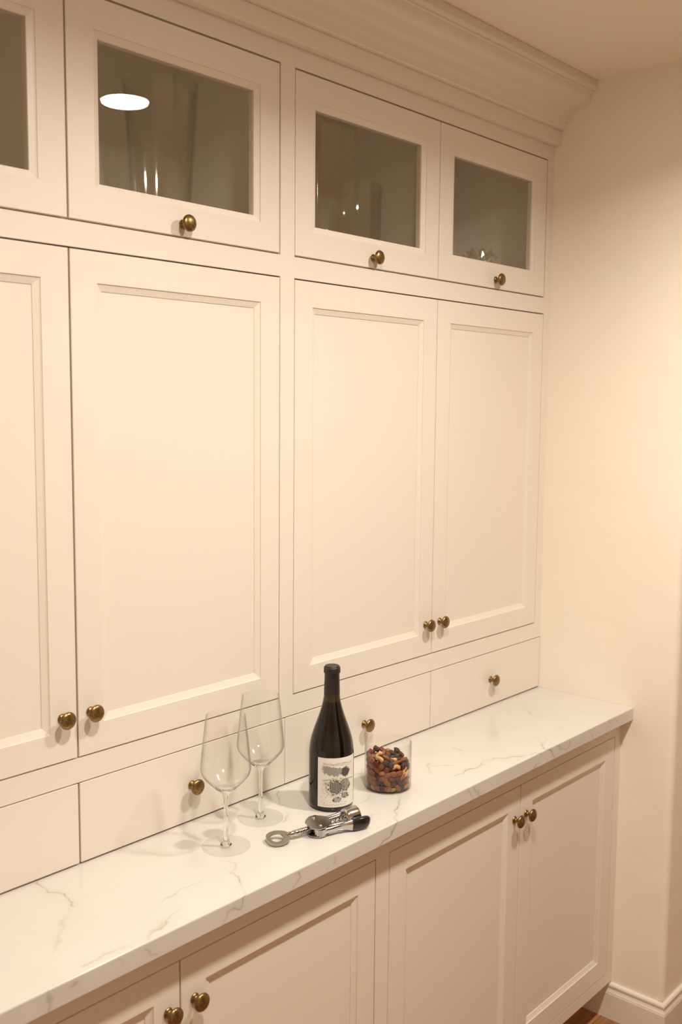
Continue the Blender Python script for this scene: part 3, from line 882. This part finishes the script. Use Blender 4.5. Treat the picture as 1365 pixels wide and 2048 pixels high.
# levers with black grips
for sg in (-1, 1):
    gear = []
    for i in range(56):
        a = 2 * PI * i / 56
        r_ = 0.0118 if i % 4 < 2 else 0.0102
        gear.append((0.104 + r_ * math.cos(a), sg * 0.0145 + r_ * math.sin(a)))
    lv = cpart('lever', *prism(gear, CZ - 0.0065, CZ + 0.0065))
    fz = 1.0 if sg < 0 else 0.62
    ctr = [(0.108, 0.0185, 0.0050), (0.122, 0.0205, 0.0036), (0.140, 0.0200, 0.0030), (0.155, 0.0210, 0.0034), (0.168, 0.0232, 0.0046)]
    def arm(pts, hz, name, mat, parent):
        vs, fs = [], []
        for (a, t_, hw), hz_ in zip(pts, hz):
            for k in range(12):
                an = 2 * PI * k / 12
                vs.append((a, sg * t_ + hw * math.copysign(abs(math.cos(an)) ** 0.6, math.cos(an)), CZ - (0.002 if sg < 0 else 0.006) * sstep(0.12, 0.17, a) + fz * hz_ * math.copysign(abs(math.sin(an)) ** 0.6, math.sin(an))))
        m_ = len(pts)
        for i in range(m_ - 1):
            for k in range(12):
                k2 = (k + 1) % 12
                fs.append((i * 12 + k, i * 12 + k2, (i + 1) * 12 + k2, (i + 1) * 12 + k))
        fs += [tuple(range(12)), tuple((m_ - 1) * 12 + k for k in range(12))]
        return cpart(name, vs, fs, mat, 50, parent)
    arm(ctr, [0.0060, 0.0055, 0.0060, 0.0085, 0.0120], 'lever_arm', 'chrome', lv)
    g = arm([(0.168, 0.0232, 0.0048), (0.178, 0.0245, 0.0056), (0.190, 0.0252, 0.0060), (0.200, 0.0245, 0.0056), (0.206, 0.0232, 0.0040), (0.2085, 0.0225, 0.0020)],
            [0.0124, 0.0130, 0.0128, 0.0115, 0.0085, 0.0045], 'grip', 'black_plastic', lv)
    g['label'] = 'black plastic lever grip'

# rolled towards the camera, resting on the near grip and the opener loop
ck.rotation_mode = 'XYZ'
RM = Matrix.Rotation(math.atan2(A1.y - A0.y, A1.x - A0.x), 3, 'Z') @ Matrix.Rotation(math.radians(-4.0), 3, 'Y') @ Matrix.Rotation(math.radians(9), 3, 'X')
lowest = 0
for o in [c for c in ck.children] + [g for c in ck.children for g in c.children]:
    co = np.empty(len(o.data.vertices) * 3); o.data.vertices.foreach_get('co', co)
    lowest = min(lowest, float((co.reshape(-1, 3) @ np.array(RM).T)[:, 2].min()))
ck.rotation_euler = RM.to_euler()
ck.location = (A0.x, A0.y, ZK - lowest + 0.0001)

# ------------------------------------------------------------------ things behind the glazed doors
ZS = 2.0302
vp = [(0, 0.0), (0.050, 0.0), (0.053, 0.004), (0.0555, 0.03), (0.0600, 0.12), (0.0665, 0.22), (0.0735, 0.322), (0.0720, 0.3235), (0.0705, 0.322), (0.0635, 0.22), (0.0570, 0.12), (0.0525, 0.03), (0.049, 0.014), (0, 0.013)]
v1 = put('glass_vase', mesh_from('glass_vase', *lathe(vp, 64), M['vase_glass'], True, 45), None, (-1.262, 0.145, ZS))
tag(v1, 'tall tapered clear glass vase behind the glazed door with the lamp reflection', 'vase')
# square vase, wide at the top
sv = MB()
ox, oy = -0.862, 0.092
def ring(hw, z): return [(ox - hw, oy - hw, z), (ox + hw, oy - hw, z), (ox + hw, oy + hw, z), (ox - hw, oy + hw, z)]
vs = ring(0.044, ZS) + ring(0.060, ZS + 0.326) + ring(0.057, ZS + 0.326) + ring(0.0405, ZS + 0.012)
fs = [(0, 1, 2, 3), (12, 13, 14, 15)] + [(4 * k + i, 4 * k + (i + 1) % 4, 4 * k + 4 + (i + 1) % 4, 4 * k + 4 + i) for k in range(3) for i in range(4)]
v2 = sv.add(vs, fs).build('square_vase', M['vase_glass'], None, (ox, oy, ZS), bevel=0.0015)
tag(v2, 'tall square clear glass vase, flaring upwards, left behind the middle glazed door', 'vase')
vp = [(0, 0.0), (0.085, 0.0), (0.092, 0.004), (0.095, 0.03), (0.0975, 0.12), (0.1000, 0.226), (0.0985, 0.2285), (0.0965, 0.226), (0.0940, 0.12), (0.0915, 0.03), (0.088, 0.012), (0, 0.010)]
v3 = put('round_vase', mesh_from('round_vase', *lathe(vp, 64), M['vase_glass'], True, 45), None, (-0.672, 0.195, ZS))
tag(v3, 'wide round clear glass vase behind the square one, in the middle glazed cabinet', 'vase')
# crumpled plastic wrap
bm = bmesh.new(); bmesh.ops.create_icosphere(bm, subdivisions=4, radius=1)
rg = np.random.default_rng(5)
dirs = rg.normal(size=(90, 3)); dirs /= np.linalg.norm(dirs, axis=1)[:, None]; offs = rg.uniform(0.50, 1.05, 90)
for v in bm.verts:
    p = np.array(v.co)
    dd = dirs @ p
    rad_ = min(np.min(np.where(dd > 0.3, offs / np.maximum(dd, 0.3), 9)), 1.15)
    fold = 0.13 * abs(math.sin(8 * p[0] + 5 * p[2] + 2 * math.sin(6 * p[1]))) + 0.10 * abs(math.sin(9 * p[1] - 7 * p[2])) + rg.uniform(0, 0.07)
    q = p * (rad_ + 0.10 - fold)
    v.co = (0.128 * q[0], 0.092 * q[1], max(0.135 * q[2] * (1.1 + 0.3 * q[0]) + 0.062, 0.0))
me = bpy.data.meshes.new('plastic_wrap'); bm.to_mesh(me); bm.free(); me.materials.append(M['wrap'])
wr = put('plastic_wrap', me, None, (-0.165, 0.135, ZS))
tag(wr, 'crumpled bundle of clear plastic wrap behind the glazed door nearest the side wall', 'plastic wrap')
